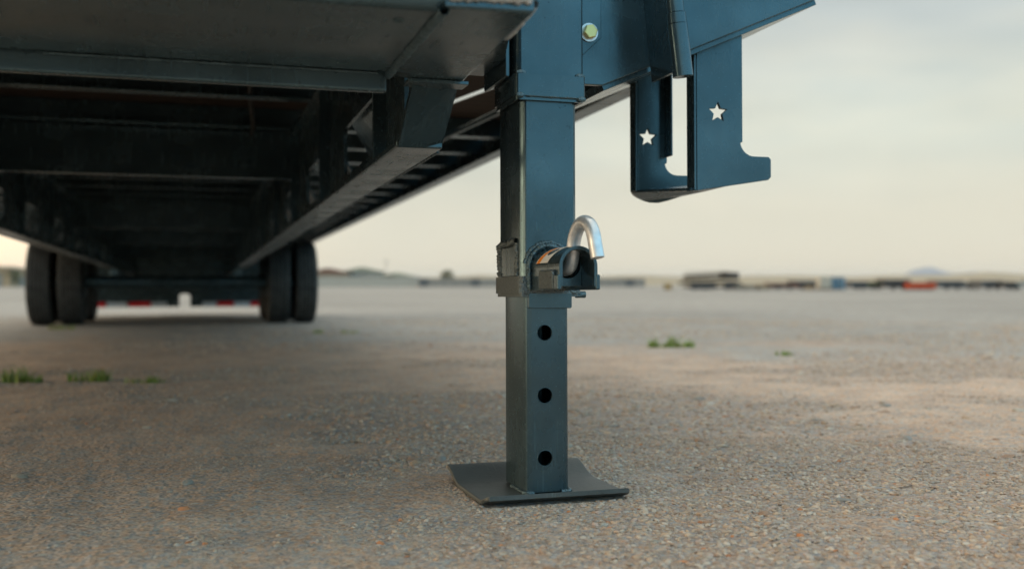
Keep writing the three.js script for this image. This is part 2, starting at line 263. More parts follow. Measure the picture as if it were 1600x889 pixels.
// I-beam frame rails, web, flanges, stiffeners, sloped nose plate
for (const side of [1, -1]) {
  const mx = (x) => side > 0 ? x : dual(x), bx = (x0, x1, ...r) => side > 0 ? box(x0, x1, ...r) : box(dual(x1), dual(x0), ...r);
  const wins = []; for (let k = 0; k < 8; k++) { const z0 = -0.76 - 0.86 * k; wins.push(rrect(z0, z0 + 0.52, 0.622, 0.735, 0.02).reverse()); }
  const web = plateXY(shape([[-10.9, 0.592], [-0.02, 0.592], [-0.02, 0.892], [-10.9, 0.892]], wins), 0, 0.008, 0).applyMatrix4(new THREE.Matrix4().makeBasis(V(0, 0, 1), V(0, 1, 0), V(-1, 0, 0)));
  web.applyMatrix4(new THREE.Matrix4().makeScale(1, 1, 1)); { const p = web.attributes.position; for (let q = 0; q < p.count; q++) p.setXYZ(q, mx(-0.218 + p.getX(q)), p.getY(q), p.getZ(q)); }
  const rail = part('frame_rail', [web], M.paint, T); rail.geometry.computeVertexNormals();
  part('flange', [bx(-0.252, -0.176, 0.580, 0.592, -10.9, 0.045, 0.003)], M.paint, rail);
  part('flange', [bx(-0.252, -0.176, 0.892, 0.904, -10.9, -0.02, 0.003)], M.paint, rail);
  for (let k = 0; k < 8; k++) { const g = box(-0.002, 0.002, -0.085, 0.085, -0.78 - 0.86 * k, -0.22 - 0.86 * k, 0.001); g.applyMatrix4(new THREE.Matrix4().makeRotationZ(side * 0.52)); part('added_reflector_plate', [g.translate(mx(-0.164), 0.684, 0)], M.paint, rail); }  // plates added behind the openings, tilted to reflect the ground and look lighter
  for (let k = 0, z = -0.2; k < 9; k++, z -= 0.86) part('stiffener', [bx(-0.250, -0.2185, 0.593, 0.891, z - 0.005, z + 0.005, 0.001)], M.paint, rail);
  // nose: plate leaning forward and up from the bottom flange to the neck
  const nose = new THREE.BufferGeometry(), b = [[-0.252, 0.579, 0.06], [-0.176, 0.582, 0.035], [-0.172, 0.676, 0.150], [-0.252, 0.664, 0.19]].map(([x, y, z]) => [mx(x), y, z]), k = b.map(([x, y, z]) => [x, y + 0.006, z - 0.011]);
  const v = [...b, ...k]; nose.setAttribute('position', new THREE.Float32BufferAttribute([[0, 1, 2], [0, 2, 3], [4, 6, 5], [4, 7, 6], [0, 4, 5], [0, 5, 1], [1, 5, 6], [1, 6, 2], [2, 6, 7], [2, 7, 3], [3, 7, 4], [3, 4, 0]].flat().flatMap((i) => v[i]), 3)); nose.computeVertexNormals();
  part('nose_plate', nose, M.paint, rail);
}
// front beam: wide plate seen from below, rounded front edge, rear lip
const fb = part('front_beam', [box(-2.0, -0.2805, 0.660, 0.972, 0.215, 0.556, 0.014)], M.paint, T);
part('rear_lip', [box(-2.0, -0.297, 0.634, 0.672, 0.196, 0.213, 0.004)], M.paint, fb);
part('weld_bead', [bead([[-0.2945, 0.6595, 0.562], [-0.2945, 0.6595, 0.4], [-0.2945, 0.6595, 0.3], [-0.2945, 0.659, 0.205]], 0.0062, 160)], M.weld, fb);
part('weld_bead', [bead([[-0.75, 0.6605, 0.2135], [-0.5, 0.6605, 0.2135], [-0.31, 0.6605, 0.2135]], 0.0022, 160, 2)], M.weld, fb);
part('drain_hole', [new THREE.TorusGeometry(0.006, 0.0016, 6, 18).rotateX(Math.PI / 2).translate(-0.335, 0.6602, 0.50)], M.paint, fb);
// neck side plate beside the jack
const nk = part('neck_plate', [slabXZ(shape([[-0.2938, 0.564], [-0.192, 0.569], [-0.190, 0.45], [-0.1845, 0.365], [-0.1797, 0.235], [-0.1735, 0.125], [-0.2938, 0.205]].reverse()), 0.661, 0.677, 0.003), box(-0.279, -0.200, 0.676, 0.972, 0.12, 0.556, 0.01)], M.paint, T);
part('bare_edge', [bead([[-0.291, 0.6735, 0.566], [-0.25, 0.676, 0.5685], [-0.196, 0.676, 0.570]], 0.007, 60, 3), bead([[-0.190, 0.672, 0.566], [-0.184, 0.672, 0.50], [-0.180, 0.671, 0.42]], 0.005, 40, 4)], M.bare, nk);
part('gusset', [box(-0.262, -0.171, 0.655, 0.6605, 0.155, 0.195, 0.001)], M.paint, nk);
part('jack_bracket', [box(-0.064, -0.056, 0.708, 1.1, -0.105, 0.03, 0.002)], M.paint, T);
part('neck_rib', [box(-0.190, -0.1835, 0.678, 0.972, 0.14, 0.545, 0.001)], M.paint, T);
part('neck_shelf', [slabXZ(shape([[-0.183, 0.50], [-0.172, 0.50], [-0.105, 0.19], [-0.066, 0.03], [-0.066, -0.10], [-0.183, -0.10]].reverse()), 0.735, 0.743, 0.001)], M.paint, T);

// cross members under the deck: short channels across the full width, deep ones between the rails
for (let i = 0; i < 22; i++) {
  const z = -1.86 - i * 0.415;
  part('cross_member', [box(-2.00, 0.535, 0.9055, 0.911, z - 0.028, z + 0.028, 0.001), box(-2.00, 0.535, 0.911, 0.972, z - 0.003, z + 0.003, 0.001)], M.paint, T);
}
for (const z of [-0.35, -0.80, -1.30]) part('cross_member', [box(-1.241, -0.219, 0.9, 0.906, z - 0.028, z + 0.028, 0.001), box(-1.241, -0.219, 0.906, 0.972, z - 0.003, z + 0.003, 0.001)], M.paint, T);
for (const z of [-1.93, -4.75, -6.75, -9.9]) {
  const d = part('deep_cross_member', [box(-1.241, -0.219, 0.752, 0.904, z - 0.006, z + 0.006, 0.001)], M.paint, T);
  part('lower_lip', [box(-1.241, -0.219, 0.745, 0.752, z - 0.04, z + 0.012, 0.002)], M.paint, d);
}
part('air_hose', [tube([[-0.40, 0.93, -0.30], [-0.42, 0.915, -1.2], [-0.38, 0.895, -1.9], [-0.42, 0.92, -3.4]], 0.007, 40, 8)], M.rubber, T);
part('conduit', [tube([[0.235, 0.893, -3.2], [0.262, 0.893, -1.88], [0.318, 0.897, -1.22]], 0.010, 30, 10)], M.paint, T);
// deck: planked sheet with an open slot beside the front right outrigger
part('deck', [slabXZ(shape([[-2.0, -11.0], [0.53, -11.0], [0.53, -0.5], [0.42, 0.02], [-0.19, 0.02], [-0.19, 0.214], [-2.0, 0.214]], [[[0.175, -1.82], [0.1989, -1.825], [0.3100, -1.338], [0.2918, -1.2832]]]), 0.973, 0.977, 0)], M.wood, T);
// outer side rails
for (const side of [1, -1]) {
  const bx = (x0, x1, ...r) => side > 0 ? box(x0, x1, ...r) : box(dual(x1), dual(x0), ...r);
  const sr = part('side_rail', [bx(0.538, 0.546, 0.880, 1.03, -11.0, -0.62, 0.001)], M.paint, T);
  part('flange', [bx(0.495, 0.546, 0.872, 0.880, -11.0, -0.62, 0.002)], M.paint, sr);
  part('rub_rail', [bx(0.5485, 0.562, 0.876, 0.972, -11.0, -0.62, 0.004)], M.paint, sr);
}
// wheels: two axles of dual wheels
const tyreProf = [];
{ const R = 0.385, w = 0.102; const prof = [[0.20, -0.080], [0.235, -0.096], [0.29, -w], [0.345, -0.100], [0.368, -0.092], [R - 0.006, -0.085]];
  for (const [r, x] of prof) tyreProf.push(new THREE.Vector2(r, x));
  for (const gx of [-0.050, -0.017, 0.017, 0.050]) for (const [dx, dr] of [[-0.006, 0], [-0.0035, -0.010], [0.0035, -0.010], [0.006, 0]]) tyreProf.push(new THREE.Vector2(R + dr - 0.004 * Math.pow(gx / 0.08, 2), gx + dx));
  for (const [r, x] of prof.slice().reverse()) tyreProf.push(new THREE.Vector2(r, -x)); }
const tyreG = new THREE.LatheGeometry(tyreProf, 72).rotateZ(Math.PI / 2), rimG = new THREE.LatheGeometry([[0.03, 0.02], [0.12, 0.03], [0.15, -0.02], [0.18, -0.03], [0.205, -0.078], [0.215, -0.082], [0.198, -0.06], [0.19, 0.06], [0.215, 0.082]].map((p) => new THREE.Vector2(...p)), 40).rotateZ(Math.PI / 2);
M.rim.side = THREE.DoubleSide;
for (const zc of [-8.27, -9.20]) {
  const gy = -zc * 0.01165, yc = gy + 0.384;
  part('axle', [rod([-1.9, yc, zc], [0.42, yc, zc], 0.057, 24)], M.paint, T);
  for (const x of [0.413, 0.160, dual(0.160), dual(0.413)]) {
    const w = part('wheel', [rimG.clone().translate(x, yc, zc)], M.rim, T); part('tyre', [tyreG.clone().rotateX(rnd() * 6).translate(x, yc, zc)], M.rubber, w);
    if (x === 0.160 || x === dual(0.160)) part('brake_drum', [rod([x - 0.1, yc, zc], [x + 0.1, yc, zc], 0.16, 32)], M.paint, w);
  }
  for (const s of [1, -1]) { const x = s > 0 ? -0.213 : dual(-0.213); part('leaf_spring', [0, 1, 2, 3].map((k) => tube([[x, yc + 0.11 - k * 0.012, zc - 0.40 + k * 0.08], [x, yc + 0.065 - k * 0.012, zc], [x, yc + 0.11 - k * 0.012, zc + 0.40 - k * 0.08]], 0.008, 16, 6).scale(1, 1, 1)), M.paint, T); part('spring_hanger', [box(x - 0.035, x + 0.035, yc + 0.05, 0.60, zc + 0.38, zc + 0.46, 0.004)], M.paint, T); }
}
for (const x of [-0.2125, dual(-0.2125)]) part('suspension_equalizer', [box(x - 0.0225, x + 0.0225, 0.46, 0.579, -8.79, -8.68, 0.01)], M.paint, T);
// tail of the trailer: apron with a round-topped notch, reflective tape along its lower edge
const lean = (g) => g.translate(0, -0.236, 11.03).applyMatrix4(new THREE.Matrix4().makeRotationX(0.5)).translate(0, 0.236, -11.03);  // tips the tail face downward so it mirrors dark ground instead of sky
const ap = part('rear_apron', [lean(plateXY(shape([[-2.0, 0.236], [-0.762, 0.236], [-0.762, 0.38], [-0.750, 0.405], [-0.725, 0.412], [-0.680, 0.412], [-0.655, 0.405], [-0.642, 0.38], [-0.642, 0.236], [0.53, 0.236], [0.53, 0.48], [-2.0, 0.48]]), -11.03, -11.005, 0.002))], M.paint, T);
{ const g = box(-1.995, 0.525, 0, 0.80, -0.012, 0.012, 0.003); g.applyMatrix4(new THREE.Matrix4().makeRotationX(0.86)); part('added_tail_slope', [g.translate(0, 0.436, -10.905)], M.paint, T); }  // panel added above the apron, sloped toward the ground to keep the tail dark
for (const [x0, x1, c] of [[-1.70, -1.572, 'r'], [-1.560, -1.34, 'w'], [-1.322, -1.08, 'r'], [-1.078, -0.90, 'w'], [-0.505, -0.342, 'w'], [-0.338, -0.145, 'r'], [-0.140, 0.04, 'w'], [0.05, 0.25, 'r']]) part('reflective_tape', [lean(box(x0, x1, 0.2365, 0.301, -11.0045, -11.0015, 0))], c === 'r' ? M.red : M.tapeWhite, ap);

// ---- right front outrigger plate facing forward, its lower edge rising to the right
const sp = part('outrigger_plate', [plateXY(shape([[-0.03, 0.7215], [0.149, 0.7235], [0.156, 0.7265], [0.598, 0.9175], [0.612, 0.928], [0.617, 0.944], [0.617, 1.2], [-0.03, 1.2]]), -0.074, -0.062, 0.0015)], M.paint, T);
{ const g = box(0, 0.492, -0.010, 0.006, -0.46, -0.0745, 0.001); g.applyMatrix4(new THREE.Matrix4().makeRotationZ(Math.atan2(0.191, 0.442))); part('bottom_flange', [g.translate(0.152, 0.7255, 0)], M.paint, sp); }
part('mounting_plate', [plateXY(shape([[0.0, 0.7755], [0.109, 0.7755], [0.1435, 0.808], [0.1435, 1.15], [0.0, 1.15]]), -0.0615, -0.0545, 0.001)], M.paint, sp);
const hx = (r) => [0, 1, 2, 3, 4, 5].map((i) => [0.119 + r * Math.cos(i * Math.PI / 3 + 0.2), 0.8155 + r * Math.sin(i * Math.PI / 3 + 0.2)]);
const bolt = part('bolt', [plateXY(shape(hx(0.0132)), -0.0505, -0.041, 0.0018)], M.yellowZinc, sp);
part('washer', [new THREE.CylinderGeometry(0.0168, 0.0168, 0.003, 32).rotateX(Math.PI / 2).translate(0.119, 0.8155, -0.0525)], M.zinc, sp);
// hinge tube on a gusset, in front of the plate
const gus = part('hinge_gusset', [new THREE.BufferGeometry()].map(() => { const g = box(-0.004, 0.004, 0, 0.46, -0.0615, 0.045, 0.001); g.applyMatrix4(new THREE.Matrix4().makeRotationZ(0.10)); return g.translate(0.250, 0.735, 0); }), M.paint, sp);
part('hinge_tube', [rod([0.2535, 0.722, 0.052], [0.2425, 0.812, 0.052], 0.0178, 28), rod([0.2403, 0.8325, 0.052], [0.2250, 0.96, 0.052], 0.0150, 28)], M.paint, sp);
part('hinge_knuckle', [rod([0.2424, 0.8130, 0.052], [0.2405, 0.8310, 0.052], 0.0172, 28)], M.paint, sp);
// ---- strap hooks with star cut-outs hanging behind the plate
const star = (cx, cy, r) => { const o = []; for (let i = 0; i < 10; i++) { const a = Math.PI / 2 + i * Math.PI / 5, q = i % 2 ? r * 0.46 : r; o.push([cx + q * Math.cos(a), cy + q * Math.sin(a)]); } return o.reverse(); };
function hookShape(x0, x1, yTopL, yTopR, yb, slope, footX, footTop, rad, st, sag = 0) {
  const o = [[x0, yTopL], [x0, yb]]; if (sag) for (let i = 1; i < 12; i++) o.push([x0 + (footX - 0.006 - x0) * i / 12, yb + slope * (footX - x0) * i / 12 - sag * Math.sin(Math.PI * i / 12)]); o.push([footX - 0.006, yb + slope * (footX - x0)], [footX, yb + slope * (footX - x0) + 0.006], [footX, footTop - 0.005], [footX - 0.005, footTop]);
  const cx = x1 - 0.005 + rad, cy = footTop + rad; for (let i = 0; i <= 8; i++) { const a = (270 - 80 * i / 8) * Math.PI / 180; o.push([cx + rad * Math.cos(a), cy + rad * Math.sin(a)]); }
  o.push([x1, footTop + rad * 0.9], [x1, yTopR]); return shape(o, [st]);
}
const hk1 = part('strap_hook', [plateXY(hookShape(0.3585, 0.457, 0.806, 0.8470, 0.541, 0.155, 0.5195, 0.6112, 0.030, star(0.4040, 0.6935, 0.0202)), -0.108, -0.100, 0.001)], M.paint, T);
part('flange', [box(0.3525, 0.3582, 0.541, 0.803, -0.132, -0.1005, 0.002)], M.paint, hk1);
const hk2 = part('strap_hook', [plateXY(hookShape(0.3300, 0.3965, 0.793, 0.822, 0.560, 0.05, 0.4600, 0.596, 0.028, star(0.3525, 0.674, 0.0205), 0.006), -0.318, -0.310, 0.001)], M.paint, T);
part('flange', [box(0.3240, 0.3295, 0.560, 0.790, -0.340, -0.3105, 0.002)], M.paint, hk2);
part('flange', [box(0.3915, 0.3965, 0.633, 0.812, -0.3095, -0.281, 0.002)], M.paint, hk2);
{ // tray plate joining both hooks, curved at its back edge
  const pts = [[0.349, -0.109], [0.44, -0.109], [0.455, -0.25], [0.47, -0.335], [0.465, -0.35], [0.455, -0.362], [0.43, -0.376], [0.41, -0.384], [0.39, -0.386], [0.375, -0.384], [0.357, -0.378], [0.342, -0.366], [0.332, -0.352], [0.327, -0.340]];
  const g = slabXZ(shape(pts), 0, 0.006, 0.001), p = g.attributes.position; for (let i = 0; i < p.count; i++) p.setY(i, p.getY(i) + 0.541 + 0.155 * (p.getX(i) - 0.3475) + 0.023 * sst(-0.15, -0.33, p.getZ(i)) * sst(0.42, 0.32, p.getX(i)) - 0.009 * sst(-0.13, -0.31, p.getZ(i)) * Math.sin(Math.PI * cl((p.getX(i) - 0.32) / 0.14))); g.computeVertexNormals();
  part('tray_plate', [g], M.paint, hk1);
}

// ---- drop leg jack
const jack = part('landing_jack', [sqTube(-0.0487, 0.0706, -0.0745, 0.047, 0.700, 1.2, 0.009, 0.006)], M.paint, T);
const col = part('collar', [sqTube(-0.0530, 0.0725, -0.0800, 0.0510, 0.6745, 0.7105, 0.008, 0.006), sqTube(-0.0500, 0.0695, -0.0785, 0.0480, 0.6675, 0.6740, 0.007, 0.006)], M.paint, jack);
for (const [x, y, r] of [[-0.0445, 0.6745, 0.006], [0.0650, 0.6725, 0.0065]]) part('weld_bead', [new THREE.SphereGeometry(1, 14, 10).scale(r * 1.2, r * 0.75, 0.003).translate(x, y, 0.0505)], M.weld, jack);
part('weld_bead', [bead([[-0.035, 0.6742, 0.0490], [0.0, 0.6742, 0.0490], [0.035, 0.6740, 0.0490], [0.058, 0.6738, 0.0490]], 0.0022, 50, 6)], M.weld, jack);
for (const [x, y] of [[-0.042, 0.7125], [0.063, 0.712]]) part('weld_bead', [new THREE.SphereGeometry(1, 12, 8).scale(0.009, 0.0045, 0.003).translate(x, y, 0.0478)], M.weld, jack);
part('middle_tube', [sqTube(-0.040, 0.060, -0.096, 0.041, 0.340, 0.69, 0.0135, 0.006)], M.leg, jack);
{ // inner leg with its pin holes drilled
  const ev = new Evaluator(); ev.attributes = ['position', 'normal'];
  const body = sqTube(-0.0320, 0.0460, -0.0900, 0.0355, 0.011, 0.42, 0.0115, 0.006); for (const k of Object.keys(body.attributes)) if (!['position', 'normal'].includes(k)) body.deleteAttribute(k);
  let br = new Brush(body); br.updateMatrixWorld();
  for (const y of [0.2783, 0.1729, 0.0676]) { const c = new THREE.CylinderGeometry(0.0132, 0.0132, 0.03, 40).rotateX(Math.PI / 2).translate(0.0018, y, 0.033); c.deleteAttribute('uv'); const h = new Brush(c); h.updateMatrixWorld(); br = ev.evaluate(br, h, SUBTRACTION); br.updateMatrixWorld(); }
  const g = br.geometry.clone(); const leg = part('inner_leg', [g], M.leg, jack);
  for (const y of [0.2783, 0.1729, 0.0676]) part('hole_rim', [new THREE.TorusGeometry(0.0134, 0.0007, 6, 40).translate(0.0018, y, 0.0356)], M.leg, jack);
}
{ // foot plate, curled up at front and back
  const N = 40, x0 = -0.1165, x1 = 0.141, zf = 0.082, zb = -0.178, yy = (z) => 0.0005 + 0.022 * Math.pow(sst(-0.085, -0.180, z), 1.2) + 0.0105 * Math.pow(sst(0.050, 0.085, z), 1.1), th = 0.0075;
  const prof = []; for (let i = 0; i <= N; i++) { const z = zb + (zf - zb) * i / N; prof.push([z, yy(z)]); }
  const up = prof.map(([z, y]) => [z, y + th]).reverse(); const s = shape([...prof, ...up]);
  const g = new THREE.ExtrudeGeometry(s, { depth: x1 - x0 - 0.004, bevelEnabled: true, bevelSize: 0.002, bevelThickness: 0.002, bevelOffset: -0.002, bevelSegments: 2 });
  const p = g.attributes.position; for (let i = 0; i < p.count; i++) { const z = p.getX(i), y = p.getY(i), t = p.getZ(i); let x = x0 + 0.002 + t; const c = sst(0.06, 0.086, z); x += (x < 0 ? 1 : -1) * c * c * 0.008 * sst(0.06, 0.12, Math.abs(x - 0.0125)); p.setXYZ(i, x, y, z); }
  const fp = part('foot_plate', [flip(g)], M.plate, jack); fp.geometry.computeVertexNormals();
  part('weld_bead', [bead([[-0.0335, 0.0105, -0.04], [-0.0335, 0.0105, 0.0], [-0.0335, 0.0110, 0.030], [-0.029, 0.0110, 0.0370], [-0.018, 0.0105, 0.0372]], 0.0036, 60, 8)], M.weld, jack);
  part('weld_bead', [bead([[0.030, 0.0105, 0.0372], [0.044, 0.011, 0.0370], [0.0475, 0.011, 0.030], [0.0475, 0.0105, -0.03]], 0.0036, 50, 9)], M.weld, jack);
}
// reinforcing band and welded patch at the foot of the middle tube
part('lower_band', [sqTube(-0.0455, 0.0645, -0.1010, 0.0455, 0.3445, 0.3735, 0.007, 0.005), sqTube(-0.0430, 0.0620, -0.0985, 0.0430, 0.3390, 0.3442, 0.007, 0.003)], M.cast, jack);
part('side_patch', [box(-0.0430, -0.0403, 0.374, 0.424, -0.068, 0.010, 0.001)], M.leg, jack);
for (const [pts, r, q] of [[[[-0.0405, 0.3745, 0.0150], [-0.0405, 0.400, 0.0150], [-0.0405, 0.430, 0.0150]], 0.0046, 11], [[[-0.0390, 0.3745, -0.080], [-0.0390, 0.388, -0.077], [-0.0390, 0.398, -0.084], [-0.0390, 0.414, -0.084], [-0.0390, 0.431, -0.079]], 0.0085, 12], [[[-0.0400, 0.430, -0.084], [-0.0400, 0.430, -0.03], [-0.0400, 0.434, 0.0150]], 0.0062, 13]]) part('weld_bead', [bead(pts, r, 50, q)], M.cast, jack);
// pin housing: arched sleeve welded to the tube face, its back plate and boss
{
  const cx = 0.0062, cy = 0.386, ro = 0.0318, arch = (r, yb, xs, ys) => { const o = []; o.push([cx - r - xs, yb]); if (xs) o.push([cx - r - xs, ys], [cx - r, ys + 0.006]); for (let i = 0; i <= 24; i++) { const a = Math.PI - Math.PI * i / 24; o.push([cx + r * Math.cos(a), cy + r * Math.sin(a)]); } if (xs) o.push([cx + r, ys + 0.006], [cx + r + xs, ys]); o.push([cx + r + xs, yb]); return o; };
  const outline = arch(ro, 0.3495, 0, 0), inner = arch(ro - 0.006, 0.3555, 0, 0);
  const ring = [...outline, ...inner.slice().reverse()];
  const h = part('pin_housing', [plateXY(shape(ring), 0.0415, 0.186, 0.0012)], M.leg, jack);
  const solid = (z0, z1) => { const hole = []; for (let i = 0; i < 32; i++) { const a = -i / 32 * Math.PI * 2; hole.push([cx + 0.002 + 0.0225 * Math.cos(a), cy + 0.004 + 0.0225 * Math.sin(a)]); } return plateXY(shape(inner.map(([x, y]) => [cx + (x - cx) * 0.995, y + 0.0002]), [hole]), z0, z1, 0.0005); };
  part('housing_back', [solid(0.118, 0.132)], M.paint, jack);
  for (const q of [-1, 1]) part('housing_cheek', [box(cx + q * ro - 0.0037, cx + q * ro + 0.0037, 0.3497, 0.3735, 0.108, 0.1875, 0.0022)], M.leg, jack);
  part('cast_boss', [box(cx - ro - 0.0058, cx - ro + 0.001, 0.3505, 0.3815, 0.102, 0.168, 0.0028)], M.cast, jack);
  // weld around the sleeve where it meets the tube
  const w = []; for (let i = 0; i <= 20; i++) { const a = Math.PI * 1.04 - Math.PI * 1.02 * i / 20; w.push([cx + (ro + 0.003) * Math.cos(a), cy + 0.002 + (ro + 0.004) * Math.sin(a), 0.045]); }
  part('weld_bead', [bead([[w[0][0], 0.351, 0.045], ...w, [w[20][0], 0.351, 0.045]], 0.0052, 130, 14)], M.weld, jack);
  const w2 = []; for (let i = 0; i <= 16; i++) { const a = Math.PI * 0.95 - Math.PI * 0.85 * i / 16; w2.push([cx + (ro + 0.009) * Math.cos(a), cy + 0.002 + (ro + 0.010) * Math.sin(a), 0.0425]); }
  part('weld_bead', [bead(w2, 0.0042, 100, 15)], M.weld, jack);
  part('lower_tab', [plateXY(shape([[-0.0290, 0.3215], [-0.0265, 0.3195], [0.0450, 0.3195], [0.0475, 0.3215], [0.0475, 0.349], [-0.0290, 0.349]]), 0.0358, 0.0450, 0.001)], M.leg, jack);
  part('set_screw', [rod([0.060, 0.3425, 0.03], [0.077, 0.3425, 0.03], 0.0058, 12)], M.weld, jack);
  // warning sticker bent over the sleeve
  const cv = document.createElement('canvas'); cv.width = 256; cv.height = 160; const c2 = cv.getContext('2d');
  c2.fillStyle = '#e9e4d8'; c2.fillRect(0, 0, 256, 160); c2.fillStyle = '#f08a14'; c2.fillRect(10, 0, 74, 160);
  c2.fillStyle = '#22323a'; c2.beginPath(); c2.ellipse(150, 66, 62, 34, -0.06, 0, 7); c2.fill(); c2.strokeStyle = '#b9bdb8'; c2.lineWidth = 5; c2.beginPath(); c2.moveTo(108, 72); c2.lineTo(126, 56); c2.lineTo(142, 76); c2.lineTo(162, 54); c2.lineTo(192, 68); c2.stroke();
  const ct = new THREE.CanvasTexture(cv); ct.colorSpace = THREE.SRGBColorSpace;
  const sg = new THREE.CylinderGeometry(ro + 0.0006, ro + 0.0006, 0.094, 24, 1, true, 0, 1.02);
  // u runs round the arch, v along the sleeve; the patch starts low on the left side
  sg.rotateX(Math.PI / 2); const pp = sg.attributes.position, uvv = sg.attributes.uv;
  for (let i = 0; i < pp.count; i++) { const u = uvv.getX(i), v = uvv.getY(i), a = Math.PI * (0.93 - 0.36 * u), sk = 0.036 * u; pp.setXYZ(i, cx + (ro + 0.0006) * Math.cos(a), cy + (ro + 0.0006) * Math.sin(a), 0.072 + 0.058 * v + sk); uvv.setXY(i, v, u); }
  sg.computeVertexNormals();
  part('warning_sticker', sg, new THREE.MeshStandardMaterial({ map: ct, roughness: 0.4, side: THREE.DoubleSide }), jack, true);
  // the galvanised pull pin, bent over into a hook
  const px = cx + 0.003, path = [[px, 0.3835, 0.09], [px, 0.384, 0.128], [px + 0.0002, 0.3905, 0.1425], [px + 0.001, 0.408, 0.149], [px + 0.002, 0.430, 0.1545], [px + 0.004, 0.4465, 0.165], [px + 0.007, 0.4545, 0.181], [px + 0.010, 0.4505, 0.1975], [px + 0.0125, 0.437, 0.2075], [px + 0.0145, 0.417, 0.2125], [px + 0.0165, 0.3985, 0.216]];
  const curve = new THREE.CatmullRomCurve3(path.map((p) => V(...p)), false, 'centripetal'), pin = new THREE.TubeGeometry(curve, 90, 0.0110, 22, false);
  const end = curve.getPoint(1), tn = curve.getTangent(1), cap = new THREE.SphereGeometry(0.0110, 22, 8, 0, Math.PI * 2, 0, Math.PI / 2).scale(1, 0.16, 1).applyQuaternion(new THREE.Quaternion().setFromUnitVectors(V(0, 1, 0), tn)).translate(end.x, end.y, end.z);
  part('pull_pin', [pin, cap], M.zinc, jack);
}

// ---------------------------------------------------------------- weeds
M.blade = new THREE.MeshStandardMaterial({ color: new THREE.Color().setRGB(0.24, 0.33, 0.055), roughness: 0.7, side: THREE.DoubleSide });
M.bladeDry = new THREE.MeshStandardMaterial({ color: new THREE.Color().setRGB(0.30, 0.27, 0.10), roughness: 0.8, side: THREE.DoubleSide });
function tuft(label, px, pz, w, h, n, dry, clumps) {
  const t = thing('grass_tuft', label, 'weed', [px, gh(px, pz), pz], HEAD * -1);
  const mk = (count, hk) => { const pos = []; for (let i = 0; i < count; i++) { const c = clumps[Math.floor(rnd() * clumps.length)], x = c[0] * w + (rnd() - 0.5) * w * c[1], z = (rnd() - 0.5) * 0.05, a = rnd() * 6.28, L = h * c[2] * rr(0.5, 1.1) * hk, ln = rr(0.1, 0.8) * L, bw = rr(0.0018, 0.0038), dx = Math.cos(a), dz = Math.sin(a);
    let p0 = [x, 0, z]; for (let s = 1; s <= 3; s++) { const q = s / 3, y = L * (q - 0.25 * q * q), o = ln * q * q, p1 = [x + dx * o, y, z + dz * o], w0 = bw * (1.15 - (s - 1) / 3), w1 = bw * (1.1 - q); pos.push(p0[0] - dz * w0, p0[1], p0[2] + dx * w0, p0[0] + dz * w0, p0[1], p0[2] - dx * w0, p1[0] + dz * w1, p1[1], p1[2] - dx * w1, p0[0] - dz * w0, p0[1], p0[2] + dx * w0, p1[0] + dz * w1, p1[1], p1[2] - dx * w1, p1[0] - dz * w1, p1[1], p1[2] + dx * w1); p0 = p1; } }
    const g = new THREE.BufferGeometry(); g.setAttribute('position', new THREE.Float32BufferAttribute(pos, 3)); g.computeVertexNormals(); return g; };
  part('green_blades', mk(n, 1), M.blade, t).userData.kind = 'stuff'; if (dry) part('dry_blades', mk(dry, 0.8), M.bladeDry, t).userData.kind = 'stuff';
}
tuft('green grass tuft under the trailer, leftmost at the edge of the picture', -0.659, -4.20, 0.20, 0.085, 120, 30, [[-0.2, 0.6, 0.8], [0.1, 0.5, 1.1], [0.35, 0.3, 0.5]]);
tuft('middle of the three low grass tufts in a row under the trailer', -0.391, -4.17, 0.19, 0.062, 110, 40, [[0, 0.9, 0.9], [0.2, 0.3, 1.1]]);
tuft('thin yellowing grass tuft, right one of the row under the trailer', -0.185, -4.03, 0.14, 0.045, 45, 45, [[0, 1, 0.8], [0.2, 0.3, 1]]);
tuft('sparse yellow weed beside the left rear dual tyres', -1.03, -8.75, 0.22, 0.07, 40, 50, [[0, 1, 0.9]]);
tuft('bright green weed patch in three clumps right of the jack', 2.60, -5.33, 0.27, 0.082, 260, 36, [[-0.40, 0.20, 0.95], [-0.22, 0.3, 0.6], [0.02, 0.22, 1.15], [0.22, 0.3, 0.5], [0.36, 0.2, 0.8], [-0.05, 1.0, 0.5]]);
tuft('small green weed alone on the pale gravel further right', 2.83, -4.55, 0.10, 0.042, 50, 14, [[0, 0.6, 1], [0.3, 0.5, 0.7]]);
tuft('faint low weed on pale gravel just left of the jack', 0.98, -7.6, 0.34, 0.05, 60, 40, [[-0.4, 0.2, 0.8], [0.3, 0.4, 0.8]]);
//</PARTS>
//<BG>
// ---------------------------------------------------------------- far side of the yard
// a point on the ground d metres away, t = its tangent to the right of the view axis
const gpt = (t, d, y = 0) => [(Math.cos(HEAD) * t + Math.sin(HEAD)) * d, y, (Math.sin(HEAD) * t - Math.cos(HEAD)) * d];
const TURN = -HEAD;
const flat = (r, g, b, o = {}) => new THREE.MeshStandardMaterial({ color: new THREE.Color().setRGB(r, g, b), roughness: o.rough ?? 0.8, metalness: o.metal ?? 0, map: rubMap, side: THREE.DoubleSide });
const B = { dark: flat(.085, .092, .105), tan: flat(.62, .48, .32), tan2: flat(.60, .50, .40), blue: flat(.24, .40, .56), white: flat(.80, .79, .74), deckSteel: flat(.11, .085, .065), red: flat(.80, .13, .05), steel: flat(.17, .19, .22), wood: flat(.24, .19, .13), olive: flat(.16, .19, .10), grey: flat(.40, .40, .40), pale: flat(.66, .66, .64), rust: flat(.26, .12, .09), yellow: flat(.62, .46, .16) };
